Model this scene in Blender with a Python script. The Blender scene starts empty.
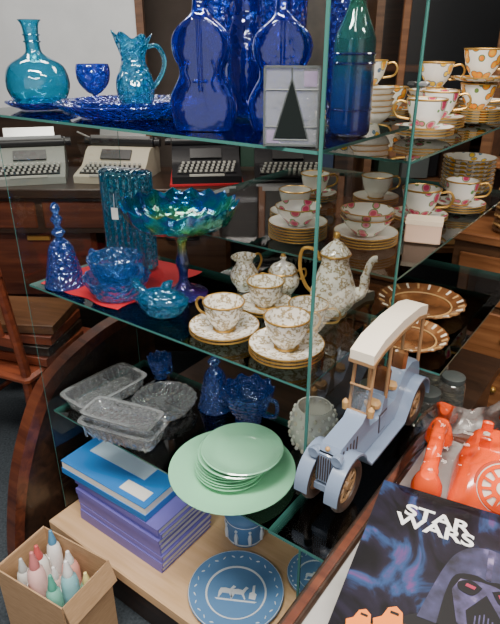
import bpy, math, random
from mathutils import Matrix, Vector, noise
random.seed(7)
pi=math.pi
scene=bpy.context.scene
PHI=-0.632
def P(a,b,z): return Vector((.11-.807*a+.591*b, .9+.591*a+.807*b, z))

# ---------------- materials ----------------
def newmat(name):
    m=bpy.data.materials.new(name); m.use_nodes=True
    return m, m.node_tree, m.node_tree.nodes['Principled BSDF']
def pm(name,col,rough=.5,metal=0,trans=0,ior=1.45,coat=0):
    m,t,p=newmat(name)
    p.inputs['Base Color'].default_value=(*col,1); p.inputs['Roughness'].default_value=rough
    p.inputs['Metallic'].default_value=metal; p.inputs['Transmission Weight'].default_value=trans
    p.inputs['IOR'].default_value=ior; p.inputs['Coat Weight'].default_value=coat
    p.inputs['Coat Roughness'].default_value=.05
    return m
def ramp(t,stops,interp='LINEAR'):
    r=t.nodes.new('ShaderNodeValToRGB'); r.color_ramp.interpolation=interp
    e=r.color_ramp.elements
    while len(e)<len(stops): e.new(.5)
    for i,(p,c) in enumerate(stops): e[i].position=p; e[i].color=(*c,1)
    return r
def texmat(name,kind,scale,stops,rough=.5,vec=(1,1,1),detail=4,coat=0,trans=0,interp='LINEAR',dist=0,metal=0):
    m,t,p=newmat(name)
    tc=t.nodes.new('ShaderNodeTexCoord'); mp=t.nodes.new('ShaderNodeMapping'); mp.inputs['Scale'].default_value=vec
    t.links.new(tc.outputs['Object'],mp.inputs['Vector'])
    if kind=='noise':
        n=t.nodes.new('ShaderNodeTexNoise'); n.inputs['Scale'].default_value=scale; n.inputs['Detail'].default_value=detail; n.inputs['Distortion'].default_value=dist; o=n.outputs['Fac']
    elif kind=='vor':
        n=t.nodes.new('ShaderNodeTexVoronoi'); n.inputs['Scale'].default_value=scale; o=n.outputs['Distance']
    t.links.new(mp.outputs['Vector'],n.inputs['Vector'])
    r=ramp(t,stops,interp); t.links.new(o,r.inputs['Fac']); t.links.new(r.outputs['Color'],p.inputs['Base Color'])
    p.inputs['Roughness'].default_value=rough; p.inputs['Coat Weight'].default_value=coat; p.inputs['Transmission Weight'].default_value=trans; p.inputs['Metallic'].default_value=metal
    return m
def wood(name,c1,c2,rough=.35,scale=3,vec=(1,12,12),coat=.3):
    return texmat(name,'noise',scale,[(.3,c1),(.7,c2)],rough,vec,6,coat,dist=.6)
def pane_mat(name,tint,base,boost,ior=1.4):
    m=bpy.data.materials.new(name); m.use_nodes=True; t=m.node_tree; t.nodes.clear()
    o=t.nodes.new('ShaderNodeOutputMaterial'); mx=t.nodes.new('ShaderNodeMixShader')
    tr=t.nodes.new('ShaderNodeBsdfTransparent'); tr.inputs['Color'].default_value=(*tint,1)
    gl=t.nodes.new('ShaderNodeBsdfGlossy'); gl.inputs['Roughness'].default_value=.02
    lw=t.nodes.new('ShaderNodeFresnel'); lw.inputs['IOR'].default_value=ior
    mm=t.nodes.new('ShaderNodeMath'); mm.operation='MULTIPLY_ADD'; mm.inputs[1].default_value=boost; mm.inputs[2].default_value=base
    t.links.new(lw.outputs[0],mm.inputs[0]); t.links.new(mm.outputs[0],mx.inputs['Fac'])
    t.links.new(tr.outputs[0],mx.inputs[1]); t.links.new(gl.outputs[0],mx.inputs[2]); t.links.new(mx.outputs[0],o.inputs['Surface'])
    return m
def glassy(name,col,diffcol,mix=.15,rough=.015,bump=None,ior=1.5,transl=.25):
    # coloured glass: refraction with strong coat + a little body colour
    m=bpy.data.materials.new(name); m.use_nodes=True; t=m.node_tree; p=t.nodes['Principled BSDF']; out=t.nodes['Material Output']
    p.inputs['Base Color'].default_value=(*diffcol,1); p.inputs['Roughness'].default_value=.04; p.inputs['Specular IOR Level'].default_value=1
    g=t.nodes.new('ShaderNodeBsdfPrincipled'); g.inputs['Base Color'].default_value=(*col,1); g.inputs['Transmission Weight'].default_value=1
    g.inputs['Roughness'].default_value=rough; g.inputs['IOR'].default_value=ior; g.inputs['Coat Weight'].default_value=1; g.inputs['Coat Roughness'].default_value=.02; g.inputs['Coat IOR'].default_value=1.7
    tl=t.nodes.new('ShaderNodeBsdfTranslucent'); tl.inputs['Color'].default_value=(*[min(1,c*1.6) for c in diffcol],1)
    m0=t.nodes.new('ShaderNodeMixShader'); m0.inputs['Fac'].default_value=transl
    t.links.new(p.outputs[0],m0.inputs[1]); t.links.new(tl.outputs[0],m0.inputs[2])
    mx=t.nodes.new('ShaderNodeMixShader'); mx.inputs['Fac'].default_value=mix
    t.links.new(g.outputs[0],mx.inputs[1]); t.links.new(m0.outputs[0],mx.inputs[2]); t.links.new(mx.outputs[0],out.inputs['Surface'])
    if bump:
        kind,sc,st=bump
        tc=t.nodes.new('ShaderNodeTexCoord')
        n=t.nodes.new('ShaderNodeTexVoronoi' if kind=='v' else 'ShaderNodeTexNoise'); n.inputs['Scale'].default_value=sc
        t.links.new(tc.outputs['Object'],n.inputs['Vector'])
        b=t.nodes.new('ShaderNodeBump'); b.inputs['Strength'].default_value=st; b.inputs['Distance'].default_value=.006
        t.links.new(n.outputs['Distance' if kind=='v' else 'Fac'],b.inputs['Height'])
        for q in (p,g,tl): t.links.new(b.outputs['Normal'],q.inputs['Normal'])
        t.links.new(b.outputs['Normal'],g.inputs['Coat Normal'])
    return m
cobalt=glassy('cobalt_glass',(.03,.14,.9),(.001,.008,.2),.14,bump=('n',30,.7))
cobalt_p=glassy('cobalt_pressed',(.05,.2,.93),(.002,.018,.32),.17,bump=('v',80,1))
blue_p=glassy('blue_pressed',(.16,.42,.95),(.008,.08,.45),.18,bump=('v',100,1))
turq=glassy('turquoise_glass',(.16,.78,.95),(.0,.22,.42),.14,bump=('n',25,.3))
turq_p=glassy('turquoise_pressed',(.16,.74,.93),(.0,.2,.42),.17,bump=('v',70,1))
skyblue=glassy('skyblue_glass',(.24,.6,.96),(.01,.16,.5),.18,bump=('v',60,.9))
clear_p=glassy('clear_pressed',(.985,.995,1),(.7,.75,.8),.1,bump=('v',70,.7))
clear=glassy('clear_glass',(.985,.99,.99),(.65,.7,.72),.08)
pane=pane_mat('pane_glass',(.93,.97,.955),.03,1.0,1.45)
pane2=pane_mat('shelf_glass',(.95,.985,.97),.025,1.1,1.52)
film=pane_mat('plastic_film',(.985,.985,.985),.01,.8,1.4)
edge=pm('glass_edge',(.05,.17,.15),.1,coat=.7)
def irid():
    m,t,p=newmat('carnival_glass')
    tc=t.nodes.new('ShaderNodeTexCoord'); s=t.nodes.new('ShaderNodeSeparateXYZ'); t.links.new(tc.outputs['Object'],s.inputs[0])
    n=t.nodes.new('ShaderNodeTexNoise'); n.inputs['Scale'].default_value=14; t.links.new(tc.outputs['Object'],n.inputs['Vector'])
    a=t.nodes.new('ShaderNodeMath'); a.operation='MULTIPLY_ADD'; a.inputs[1].default_value=2.6; t.links.new(s.outputs['Z'],a.inputs[0])
    q=t.nodes.new('ShaderNodeMath'); q.operation='MULTIPLY'; q.inputs[1].default_value=.7; t.links.new(n.outputs['Fac'],q.inputs[0]); t.links.new(q.outputs[0],a.inputs[2])
    r=ramp(t,[(.2,(.16,.03,.24)),(.5,(.03,.05,.3)),(.72,(.35,.38,.04)),(.8,(.02,.45,.22)),(.88,(.0,.35,.45)),(.95,(.02,.12,.5)),(1,(.0,.28,.45))]); t.links.new(a.outputs[0],r.inputs['Fac'])
    t.links.new(r.outputs['Color'],p.inputs['Base Color']); p.inputs['Roughness'].default_value=.05; p.inputs['Transmission Weight'].default_value=.5; p.inputs['Coat Weight'].default_value=1; p.inputs['Metallic'].default_value=.4
    p.inputs['Coat Roughness'].default_value=.03
    v=t.nodes.new('ShaderNodeTexVoronoi'); v.inputs['Scale'].default_value=38; t.links.new(tc.outputs['Object'],v.inputs['Vector'])
    b=t.nodes.new('ShaderNodeBump'); b.inputs['Strength'].default_value=.6; b.inputs['Distance'].default_value=.006
    t.links.new(v.outputs['Distance'],b.inputs['Height']); t.links.new(b.outputs['Normal'],p.inputs['Normal'])
    return m
carnival=irid()
white=pm('white_china',(.82,.79,.73),.12,coat=.5)
gold=pm('gold_trim',(.55,.32,.08),.3,metal=.7)
chintz=texmat('gold_chintz','noise',95,[(.0,(.86,.83,.77)),(.5,(.84,.8,.73)),(.54,(.34,.26,.14)),(.6,(.38,.3,.16)),(.66,(.86,.82,.75))],.12,detail=3,coat=.6)
floral=texmat('floral_china','vor',30,[(0,(.5,.05,.12)),(.26,(.68,.2,.28)),(.35,(.15,.3,.1)),(.42,(.84,.82,.76))],.12,coat=.5,interp='CONSTANT')
orangeflo=texmat('orange_floral_china','vor',34,[(0,(.8,.38,.03)),(.26,(.8,.22,.02)),(.38,(.12,.2,.05)),(.46,(.84,.8,.72))],.12,coat=.5,interp='CONSTANT')
yellowflo=texmat('yellow_floral_china','vor',34,[(0,(.85,.3,.03)),(.2,(.85,.55,.05)),(.36,(.12,.2,.3)),(.43,(.84,.8,.73))],.12,coat=.5,interp='CONSTANT')
jade=pm('jadeite',(.31,.68,.44),.12,coat=.6)
jasper=pm('blue_jasper',(.11,.25,.48),.5)
jwhite=pm('jasper_white',(.75,.8,.85),.5)
redwood=wood('red_wood',(.05,.012,.007),(.14,.04,.018))
darkwood=wood('dark_wood',(.012,.007,.005),(.045,.021,.012))
brownwood=wood('brown_wood',(.08,.035,.016),(.18,.085,.04))
orangewood=wood('orange_wood',(.2,.07,.025),(.36,.15,.06))
lightwood=wood('light_wood',(.6,.37,.19),(.74,.5,.3),.5)
black=pm('black_plastic',(.01,.01,.012),.35)
grey=pm('grey_metal',(.2,.21,.19),.4)
beige=pm('beige_metal',(.36,.33,.26),.4)
dgrey=pm('dark_grey_metal',(.07,.08,.08),.4)
steel=pm('steel',(.5,.5,.5),.3,metal=.8)
keym=pm('key_white',(.42,.42,.38),.4)
red=pm('red_cloth',(.45,.012,.02),.7)
cream=pm('cream',(.78,.7,.58),.4)
paper=pm('paper',(.8,.78,.74),.8)
purple=pm('purple_cover',(.17,.15,.5),.4)
bluebox=pm('blue_cover',(.03,.2,.58),.3)
card=texmat('cardboard','noise',30,[(.3,(.38,.23,.12)),(.7,(.47,.3,.17))],.8,vec=(1,1,8))
orange=pm('orange_plastic',(.95,.085,.003),.15,coat=.6)
odark=pm('dark_orange_plastic',(.5,.04,.002),.3)  # deeper orange plastic for the telephone dial's back plate
carblue=pm('car_blue',(.18,.235,.34),.28,coat=.5)
tire=pm('tire_brown',(.045,.025,.018),.5)
spoke=pm('spoke_wood',(.3,.17,.08),.5)
tan=pm('tan',(.45,.26,.1),.5)
brownglaze=texmat('brown_glaze','noise',14,[(.3,(.05,.02,.01)),(.6,(.2,.08,.03)),(.75,(.4,.22,.1))],.12,coat=.7)

# ---------------- mesh builder ----------------
class MB:
    def __init__(s): s.v=[]; s.f=[]; s.m=[]; s.mats=[]; s.T=Matrix.Identity(4)
    def mi(s,mat):
        if mat not in s.mats: s.mats.append(mat)
        return s.mats.index(mat)
    def add(s,vs,fs,mat):
        k=len(s.v); i=s.mi(mat)
        s.v+= [tuple(s.T@Vector(v)) for v in vs]
        for f in fs: s.f.append([k+j for j in f]); s.m.append(i)
    def loft(s,secs,mat,seg=28,rm=None,p=2,cap=True):
        vs=[];fs=[]
        for (rx,ry,cx,cy,z) in secs:
            for i in range(seg):
                t=2*pi*i/seg; c,q=math.cos(t),math.sin(t)
                if p!=2:
                    c=math.copysign(abs(c)**(2/p),c); q=math.copysign(abs(q)**(2/p),q)
                k=rm(t,z,rx) if rm else 1
                dz=0
                if isinstance(k,tuple): k,dz=k
                vs.append((cx+rx*k*c,cy+ry*k*q,z+dz))
        n=len(secs)
        for j in range(n-1):
            for i in range(seg):
                i2=(i+1)%seg
                fs.append((j*seg+i,j*seg+i2,(j+1)*seg+i2,(j+1)*seg+i))
        if cap:
            fs.append(tuple(range(seg-1,-1,-1))); fs.append(tuple((n-1)*seg+i for i in range(seg)))
        s.add(vs,fs,mat)
    def lathe(s,prof,mat,seg=32,c=(0,0,0),rm=None,cap=True):
        s.loft([(max(r,.0003),max(r,.0003),c[0],c[1],c[2]+z) for r,z in prof],mat,seg,rm,2,cap)
    def box(s,c,d,mat,rz=0,rx=0,ry=0,mats=None,bev=0):
        x,y,z=d[0]/2,d[1]/2,d[2]/2
        R=Matrix.Translation(c)@Matrix.Rotation(rz,4,'Z')@Matrix.Rotation(rx,4,'X')@Matrix.Rotation(ry,4,'Y')
        if bev:
            e=min(bev,x*.9,y*.9,z*.9)
            vs=[]
            for zz,i in ((-z,e),(-z+e,0),(z-e,0),(z,e)):
                X,Y=x-i,y-i; q=e
                for (px,py) in ((X-q,-Y),(X,-Y+q),(X,Y-q),(X-q,Y),(-X+q,Y),(-X,Y-q),(-X,-Y+q),(-X+q,-Y)): vs.append(R@Vector((px,py,zz)))
            fs=[]
            for j in range(3):
                for i in range(8): fs.append((j*8+i,j*8+(i+1)%8,(j+1)*8+(i+1)%8,(j+1)*8+i))
            fs.append(tuple(range(7,-1,-1))); fs.append(tuple(24+i for i in range(8)))
            s.add(vs,fs,mat); return
        vs=[R@Vector(v) for v in [(-x,-y,-z),(x,-y,-z),(x,y,-z),(-x,y,-z),(-x,-y,z),(x,-y,z),(x,y,z),(-x,y,z)]]
        fs=[(3,2,1,0),(4,5,6,7),(0,1,5,4),(1,2,6,5),(2,3,7,6),(3,0,4,7)]
        if mats is None: s.add(vs,fs,mat)
        else:
            s.add(vs,fs[:2],mat); k=len(s.v)-8; i=s.mi(mats)
            for f in fs[2:]: s.f.append([k+j for j in f]); s.m.append(i)
    def prism(s,pts,h,mat,M=None):
        M=M or Matrix.Identity(4); n=len(pts)
        vs=[M@Vector((x,y,-h/2)) for x,y in pts]+[M@Vector((x,y,h/2)) for x,y in pts]
        fs=[tuple(range(n-1,-1,-1)),tuple(range(n,2*n))]+[(i,(i+1)%n,n+(i+1)%n,n+i) for i in range(n)]
        s.add(vs,fs,mat)
    def tube(s,pts,r,mat,seg=8,closed=False):
        pts=[Vector(p) for p in pts]; n=len(pts)
        rs=r if isinstance(r,(list,tuple)) else [r]*n
        vs=[];fs=[]; prev=None
        for i,p in enumerate(pts):
            if closed: d=pts[(i+1)%n]-pts[(i-1)%n]
            else: d=pts[min(i+1,n-1)]-pts[max(i-1,0)]
            d.normalize()
            if prev is None:
                up=Vector((0,0,1)) if abs(d.z)<.9 else Vector((1,0,0))
                u=d.cross(up).normalized()
            else:
                u=(prev-d*prev.dot(d)).normalized()
            prev=u; w=d.cross(u)
            for k in range(seg):
                t=2*pi*k/seg; vs.append(p+(u*math.cos(t)+w*math.sin(t))*rs[i])
        m=n if closed else n-1
        for j in range(m):
            for i in range(seg):
                fs.append((j*seg+i,j*seg+(i+1)%seg,((j+1)%n)*seg+(i+1)%seg,((j+1)%n)*seg+i))
        if not closed: fs.append(tuple(range(seg-1,-1,-1))); fs.append(tuple((n-1)*seg+i for i in range(seg)))
        s.add(vs,fs,mat)
    def ball(s,c,r,mat,sz=1,seg=16):
        s.lathe([(r*math.sin(pi*i/10),-r*sz*math.cos(pi*i/10)) for i in range(11)],mat,seg,c)
    def scale(s,k,kz=None):
        kz=kz or k
        s.v=[(x*k,y*k,z*kz) for x,y,z in s.v]
    def done(s,name,a=None,b=None,z=0,rot=0,world=False,loc=None,angle=35):
        me=bpy.data.meshes.new(name); me.from_pydata(s.v,[],s.f); me.update()
        for m in s.mats: me.materials.append(m)
        me.polygons.foreach_set('material_index',s.m)
        me.polygons.foreach_set('use_smooth',[True]*len(s.f))
        import bmesh
        bm=bmesh.new(); bm.from_mesh(me); bmesh.ops.recalc_face_normals(bm,faces=bm.faces); bm.to_mesh(me); bm.free()
        try: me.set_sharp_from_angle(angle=math.radians(angle))
        except Exception: pass
        o=bpy.data.objects.new(name,me); scene.collection.objects.link(o)
        o.location=loc if loc is not None else P(a,b,z)
        o.rotation_euler=(0,0,rot if (world or loc is not None) else PHI+rot)
        return o
def arc(cx,cy,r,t0,t1,n): return [(cx+r*math.cos(t0+(t1-t0)*i/n),cy+r*math.sin(t0+(t1-t0)*i/n)) for i in range(n+1)]
def smooth(pts,n=4):
    out=[]
    P_=[Vector(p) for p in pts]
    for i in range(len(P_)-1):
        p0=P_[max(i-1,0)];p1=P_[i];p2=P_[i+1];p3=P_[min(i+2,len(P_)-1)]
        for k in range(n):
            t=k/n
            out.append(.5*((2*p1)+(p2-p0)*t+(2*p0-5*p1+4*p2-p3)*t*t+(3*p1-p0-3*p2+p3)*t**3))
    out.append(P_[-1]); return out
def sprof(pts,n=4): return [(max(p[0],0.0003),p[1]) for p in smooth([(x,y,0) for x,y in pts],n)]
TXm=Matrix(((0,0,1,0),(1,0,0,0),(0,1,0,0),(0,0,0,1)))  # prism (x,y)->(Y,Z), z->X

H=1.6; A1=1.45; A2=1.012; A3=.605; B0=.2; B1=1.377; B2=1.111; B3=.9; B4=.55; D=.78
e=.0015
# ---------------- room ----------------
floorm=texmat('carpet','noise',120,[(.3,(.02,.028,.036)),(.7,(.06,.075,.09))],.9)
m=MB(); m.box((0,0,0),(6,7,.1),floorm); m.done('floor',loc=(0,1.0,-.05))
wallm=texmat('plaster','noise',5,[(.3,(.07,.055,.045)),(.7,(.1,.08,.07))],.9)
wallw=texmat('plaster_light','noise',5,[(.3,(.58,.61,.64)),(.7,(.66,.69,.72))],.8)
m=MB(); m.box((0,0,0),(6,.1,2.8),wallm); m.done('wall_back',loc=(0,3.75,1.4))
m=MB(); m.box((0,0,0),(.1,7,2.8),wallm); m.done('wall_left',loc=(-3.05,1,1.4))
m=MB(); m.box((0,0,0),(.1,7,2.8),wallm); m.done('wall_right',loc=(3.05,1,1.4))
ceilm=pm('ceiling_tile',(.75,.75,.72),.9)
m=MB(); m.box((0,0,0),(6,7,.1),ceilm); m.done('ceiling',loc=(0,1,2.86))

def text(s,size,loc,rot,mat,parent=None,name='lettering',ext=.001,align='CENTER',sp=1):
    c=bpy.data.curves.new(name,'FONT'); c.body=s; c.size=size; c.extrude=ext; c.align_x=align; c.align_y='CENTER'; c.space_line=sp
    c.materials.append(mat)
    o=bpy.data.objects.new(name,c); scene.collection.objects.link(o); o.location=loc; o.rotation_euler=rot
    if parent: o.parent=parent
    return o
m=MB(); m.box((0,0,1.95),(2.3,.03,1.35),wallw); 
for x in(-1.15,1.15): m.box((x,0,1.31),(.04,.05,2.62),brownwood)
m.box((0,0,1.26),(2.3,.05,.04),brownwood); m.box((0,0,.62),(2.3,.02,1.24),darkwood)
po=m.done('notice_board',loc=(-1.72,3.3,.001))

# ---------------- cases ----------------
def shelf(a0,a1,b0,b1,z,name='glass_shelf',th=.0055):
    m=MB(); m.box((0,0,-th/2),(a1-a0,b1-b0,th),pane2,mats=edge)
    return m.done(name,(a0+a1)/2,(b0+b1)/2,z)
shelf(0.006,1.02,0,.374,A1); shelf(.006,.88,0,.374,A2); shelf(.006,.87,0,.374,A3)
shelf(0,.9,.392,1.45,B1); shelf(0,.9,.392,1.45,B2); shelf(-.13,.7,.392,1.15,B3)
shelf(-.128,-.008,-.14,.385,D,th=.008)
m=MB()
m.box((0,0,-.02),(.92,.47,.04),lightwood,bev=.004)
m.box((0,.01,-.12),(.9,.43,.156),darkwood)
m.done('display_case_base',.44,.165,B0)
m=MB()
m.box((0,0,0),(.9,.8,.04),darkwood); m.box((0,0,-.28),(.86,.76,.5),darkwood)
m.done('rear_case_base',.32,.82,B4-.021)
def vpane(a0,b0,a1,b1,z0,z1,name,w=.0045):
    m=MB(); L=math.hypot(a1-a0,b1-b0)
    m.add([(-L/2,0,z0),(L/2,0,z0),(L/2,0,z1),(-L/2,0,z1)],[(0,1,2,3)],pane)
    for sx in (-1,1): m.box((sx*L/2,0,(z0+z1)/2),(w*.5,w,z1-z0),edge)
    ang=math.atan2(b1-b0,-(a1-a0))
    return m.done(name,(a0+a1)/2,(b0+b1)/2,0,ang)
vpane(0,0,0,.38,B0+.002,2.1,'glass_pane',.006)
vpane(.9,.0,.9,.38,B0+.002,A1-.02,'glass_pane',.0015)
m=MB()
m.box((0,0,0),(.018,.02,.01),steel,bev=.003); m.box((0,0,.16),(.018,.02,.01),steel,bev=.003)
m.done('glass_clip',-.012,.38,1.53)

# ---------------- glassware A1 ----------------
def vessel(prof,th=.003,n=4):
    o=sprof(prof,n); inn=[(max(r-th,.0003),z) for r,z in o if z>prof[0][1]+th*1.2]; inn[0:0]=[(.0003,prof[0][1]+th*1.2)]
    return [(.0003,prof[0][1])]+o+inn[::-1]
def plate(r,h,mat,name,a,b,z,rm=None,rot=0,rimmat=None,extra=None,well=.6):
    m=MB(); m.lathe([(.0003,0),(r*well*.75,0),(r*well,.001),(r*.85,h*.5),(r,h),(r*.995,h+.002),(r*.84,h*.5+.004),(r*well,.005),(.0003,.004)],mat,48,rm=rm)
    if rimmat: m.lathe([(r*.985,h+.0022),(r+.0008,h+.0025),(r+.0008,h-.001),(r*.985,h-.001)],rimmat,48,rm=rm,cap=False)
    if extra: extra(m)
    return m.done(name,a,b,z,rot)
sc=lambda n,k:(lambda t,z,r:(1+k*math.cos(n*t) if r>.05 else 1))
plate(.088,.018,cobalt_p,'glass_saucer',.90,.135,A1+e)
m=MB()
m.lathe(vessel([(.04,0),(.062,.012),(.078,.052),(.066,.095),(.03,.118),(.0185,.13),(.018,.165),(.021,.188),(.028,.198)],.004),turq,40)
for zz in (.15,.165): m.tube([(.019*math.cos(t),.019*math.sin(t),zz) for t in [2*pi*i/20 for i in range(20)]],.0022,turq,closed=True)
m.done('glass_bottle',.90,.135,A1+.0075)
plate(.172,.03,cobalt_p,'glass_platter',.60,.165,A1+e,rm=sc(16,.02),well=.65)
plate(.13,.022,cobalt_p,'glass_platter',.60,.165,A1+.014,rm=sc(12,.02),well=.65)
m=MB()
def ruff(t,z,r): 
    k=max(0,(z-.15)/.05); return (1+.12*k*math.cos(6*t), .008*k*math.cos(6*t)+.014*k*max(0,math.cos(t)))
m.lathe(vessel([(.03,0),(.045,.01),(.052,.04),(.05,.075),(.036,.11),(.033,.135),(.042,.165),(.05,.19)],.003),turq_p,48,rm=ruff)
m.tube(smooth([(-.035,0,.16),(-.065,0,.165),(-.083,0,.13),(-.075,0,.09),(-.048,0,.05)],5),.0065,turq,10)
m.scale(.84,.77)
m.done('glass_pitcher',.60,.185,A1+.021,rot=pi+.2,world=True)
m=MB(); m.lathe(vessel([(.03,0),(.029,.003),(.006,.012),(.005,.03),(.02,.04),(.038,.062),(.043,.09),(.04,.105)],.002),cobalt_p,32); m.done('glass_goblet',.80,.23,A1+e)
def violin(name,a,b,z,rot,s=1):
    m=MB()
    ws=[(0,.052),(.006,.057),(.03,.064),(.055,.064),(.078,.053),(.095,.044),(.112,.044),(.128,.052),(.15,.056),(.17,.05),(.186,.034),(.198,.02),(.21,.0145),(.25,.013),(.285,.0135),(.288,.019),(.30,.019)]
    ws=sprof([(w,z) for z,w in ws],3)
    secs=[]
    for w,z_ in ws:
        if z_<.19: d=.026
        else: d=max(.0135,.026-(z_-.19)*1.0)
        if w<.022 and z_>.2: d=w
        secs.append((w*s,min(d,w)*s,0,0,z_*s))
    secs=[(secs[0][0]*.9,secs[0][1]*.7,0,0,-.0001)]+secs
    inner=[(max(a_-.0035,.002),max(b_-.0035,.002),0,0,z_) for a_,b_,_,_,z_ in secs[2:]][::-1]
    m.loft(secs+inner,cobalt,40,p=2.6)
    m.prism([(-.012*s,.03*s),(.012*s,.03*s),(.004*s,.07*s),(-.004*s,.07*s)],.004,cobalt,Matrix.Translation((0,-.026*s,0))@Matrix.Rotation(pi/2,4,'X'))
    for ox in(-.003,.003): m.tube([(ox*s,-.027*s,.07*s),(ox*s,-.0275*s,.19*s)],.0018*s,cobalt)
    m.tube([(-.014*s,-.0275*s,.088*s),(.014*s,-.0275*s,.088*s)],.0025*s,cobalt)
    for sx in(-1,1): m.tube(smooth([(sx*.028*s,-.0255*s,.07*s),(sx*.021*s,-.0262*s,.085*s),(sx*.028*s,-.0262*s,.105*s),(sx*.022*s,-.026*s,.124*s)],4),.0024*s,cobalt)
    for sx in(-1,1): m.tube([(sx*w*.86*s,-.0245*s,z_*s) for w,z_ in ws if .012<z_<.182],.0014*s,cobalt,6)
    m.done(name,a,b,z,rot)
violin('violin_bottle',.305,.08,A1+e,.55,1.0)
violin('violin_bottle',.18,.16,A1+e,.6,.98)
def cyl_vase(name,a,b,z,prof,mat,seg=32,rm=None):
    m=MB(); m.lathe(vessel(prof,.003),mat,seg,rm=rm); return m.done(name,a,b,z)
cyl_vase('glass_vase',.465,.33,A1+e,[(.03,0),(.033,.05),(.02,.09),(.025,.14),(.035,.2),(.04,.25)],cobalt_p,rm=sc(8,.05))
cyl_vase('glass_vase',.37,.31,A1+e,[(.035,0),(.047,.05),(.05,.12),(.04,.18),(.03,.22),(.04,.27)],cobalt)
cyl_vase('glass_vase',.265,.29,A1+e,[(.03,0),(.045,.04),(.05,.1),(.048,.18),(.05,.28)],cobalt_p,rm=sc(10,.05))
cyl_vase('glass_vase',.13,.31,A1+e,[(.03,0),(.036,.06),(.04,.14),(.036,.2),(.03,.3)],cobalt_p,rm=sc(12,.04))
m=MB()
w,h=.085,.118
rippled=glassy('rippled_glass',(.96,.97,.98),(.5,.53,.57),.25,bump=('n',60,.6))
pink=glassy('lilac_glass',(.8,.65,.85),(.5,.4,.6),.4,bump=('n',60,.6))
dgreen=pm('dark_green_glass',(.001,.004,.003),.08)
m.box((0,0,h/2),(w,.003,h),rippled)
for x in(-w/2,w/2): m.box((x,0,h/2),(.003,.007,h+.003),dgrey)
for z_ in(0.002,h): m.box((0,0,z_),(w+.003,.007,.003),dgrey)
Mx=Matrix.Rotation(pi/2,4,'X')
m.prism([(-.026,.012),(.026,.012),(.0,.098)],.006,dgreen,Mx)
for q in [((-.028,.01),(.028,.01)),((-.028,.01),(0,.102)),((.028,.01),(0,.102)),((0,.1),(0,h)),((-w/2,.03),(-.02,.03)),((.02,.03),(w/2,.03)),((-w/2,.085),(-.005,.085)),((.005,.085),(w/2,.085))]:
    m.tube([(q[0][0],-.002,q[0][1]),(q[1][0],-.002,q[1][1])],.0013,dgrey,6)
m.box((w/2-.014,-.0005,h-.017),(.02,.004,.022),pink); m.box((-w/2+.014,-.0005,.015),(.02,.004,.02),pink)
m.box((0,.02,.002),(w,.04,.003),rippled)
m.done('stained_glass_panel',.06,.006,A1+.002,rot=.5)
m=MB()
def bg():
    mm,t,p=newmat('blue_green_glass')
    tc=t.nodes.new('ShaderNodeTexCoord'); s=t.nodes.new('ShaderNodeSeparateXYZ'); t.links.new(tc.outputs['Object'],s.inputs[0])
    a=t.nodes.new('ShaderNodeMath'); a.operation='MULTIPLY'; a.inputs[1].default_value=3.2; t.links.new(s.outputs['Z'],a.inputs[0])
    r=ramp(t,[(0,(.02,.06,.5)),(.25,(.02,.2,.65)),(.45,(.05,.38,.42)),(1,(.06,.5,.2))]); t.links.new(a.outputs[0],r.inputs['Fac']); t.links.new(r.outputs['Color'],p.inputs['Base Color'])
    p.inputs['Roughness'].default_value=.03; p.inputs['Transmission Weight'].default_value=.85; p.inputs['Specular IOR Level'].default_value=.8; p.inputs['Coat Weight'].default_value=1
    return mm
m.lathe(vessel([(.03,0),(.036,.008),(.037,.04),(.036,.14),(.033,.165),(.02,.195),(.014,.215),(.0135,.25),(.017,.255),(.017,.265)],.003),bg(),32)
for z_ in (.045,.12,.135): m.lathe([(.0365,z_-.002),(.0385,z_),(.0365,z_+.002)],cobalt,32,cap=False)
m.done('tall_glass_bottle',.045,.18,A1+e)

# ---------------- A2 ----------------
m=MB(); nx,ny=30,20; vs=[];fs=[]
for j in range(ny+1):
    for i in range(nx+1):
        x=-.15+.3*i/nx; y=-.16+.32*j/ny
        vs.append((x+.004*math.sin(y*60),y+.004*math.sin(x*50),.0008+.0006*abs(noise.noise(Vector((x*20,y*20,0))))))
for j in range(ny):
    for i in range(nx):
        k=j*(nx+1)+i; fs.append((k,k+1,k+nx+2,k+nx+1))
m.add(vs,fs,red); m.done('red_cloth',.71,.185,A2+.0004,angle=80)
def bell(name,a,b,z,mat,s=1,rr=.038):
    m=MB()
    outer=[(p[0],p[1]) for p in sprof([(rr,.0),(rr*.9,.012),(rr*.7,.05),(rr*.55,.075),(rr*.3,.088),(.007,.093)],4)]+[(p[0],p[1]) for p in sprof([(.007,.095),(.013,.103),(.007,.111),(.006,.118),(.011,.128),(.005,.138),(.009,.146),(.006,.156),(.0005,.16)],3)]
    inner=sprof([(.0003,.084),(rr*.45,.074),(rr*.62,.048),(rr*.82,.012),(rr*.92,.0)],4)
    m.lathe(inner+outer,mat,36,cap=False)
    m.scale(s)
    return m.done(name,a,b,z)
bell('glass_bell',.80,.06,A2+e+.001,blue_p,1.4,.040)
m=MB()
m.box((0,0,.15),(.15,.05,.30),turq_p,bev=.008)
for i in range(7): m.box((-.06+.02*i,-.026,.15),(.009,.006,.27),turq,bev=.002)
m.scale(1,.94)
m.done('ribbed_glass_block_vase',.75,.26,A2+e+.001,rot=.25)
m=MB()
m.lathe([(.0003,0)]+sprof([(.062,0),(.06,.006),(.03,.016),(.014,.035),(.012,.06),(.018,.085),(.013,.11),(.013,.14),(.03,.162),(.085,.178),(.125,.2),(.142,.24)],4)+sprof([(.138,.24),(.12,.205),(.083,.184),(.03,.17),(.0003,.168)],4),carnival,72,rm=lambda t,z,r:((1+.035*math.cos(18*t)) if r>.08 else 1,(.006*math.cos(18*t) if r>.12 else 0)))
m.done('carnival_glass_compote',.495,.20,A2+e)
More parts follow.
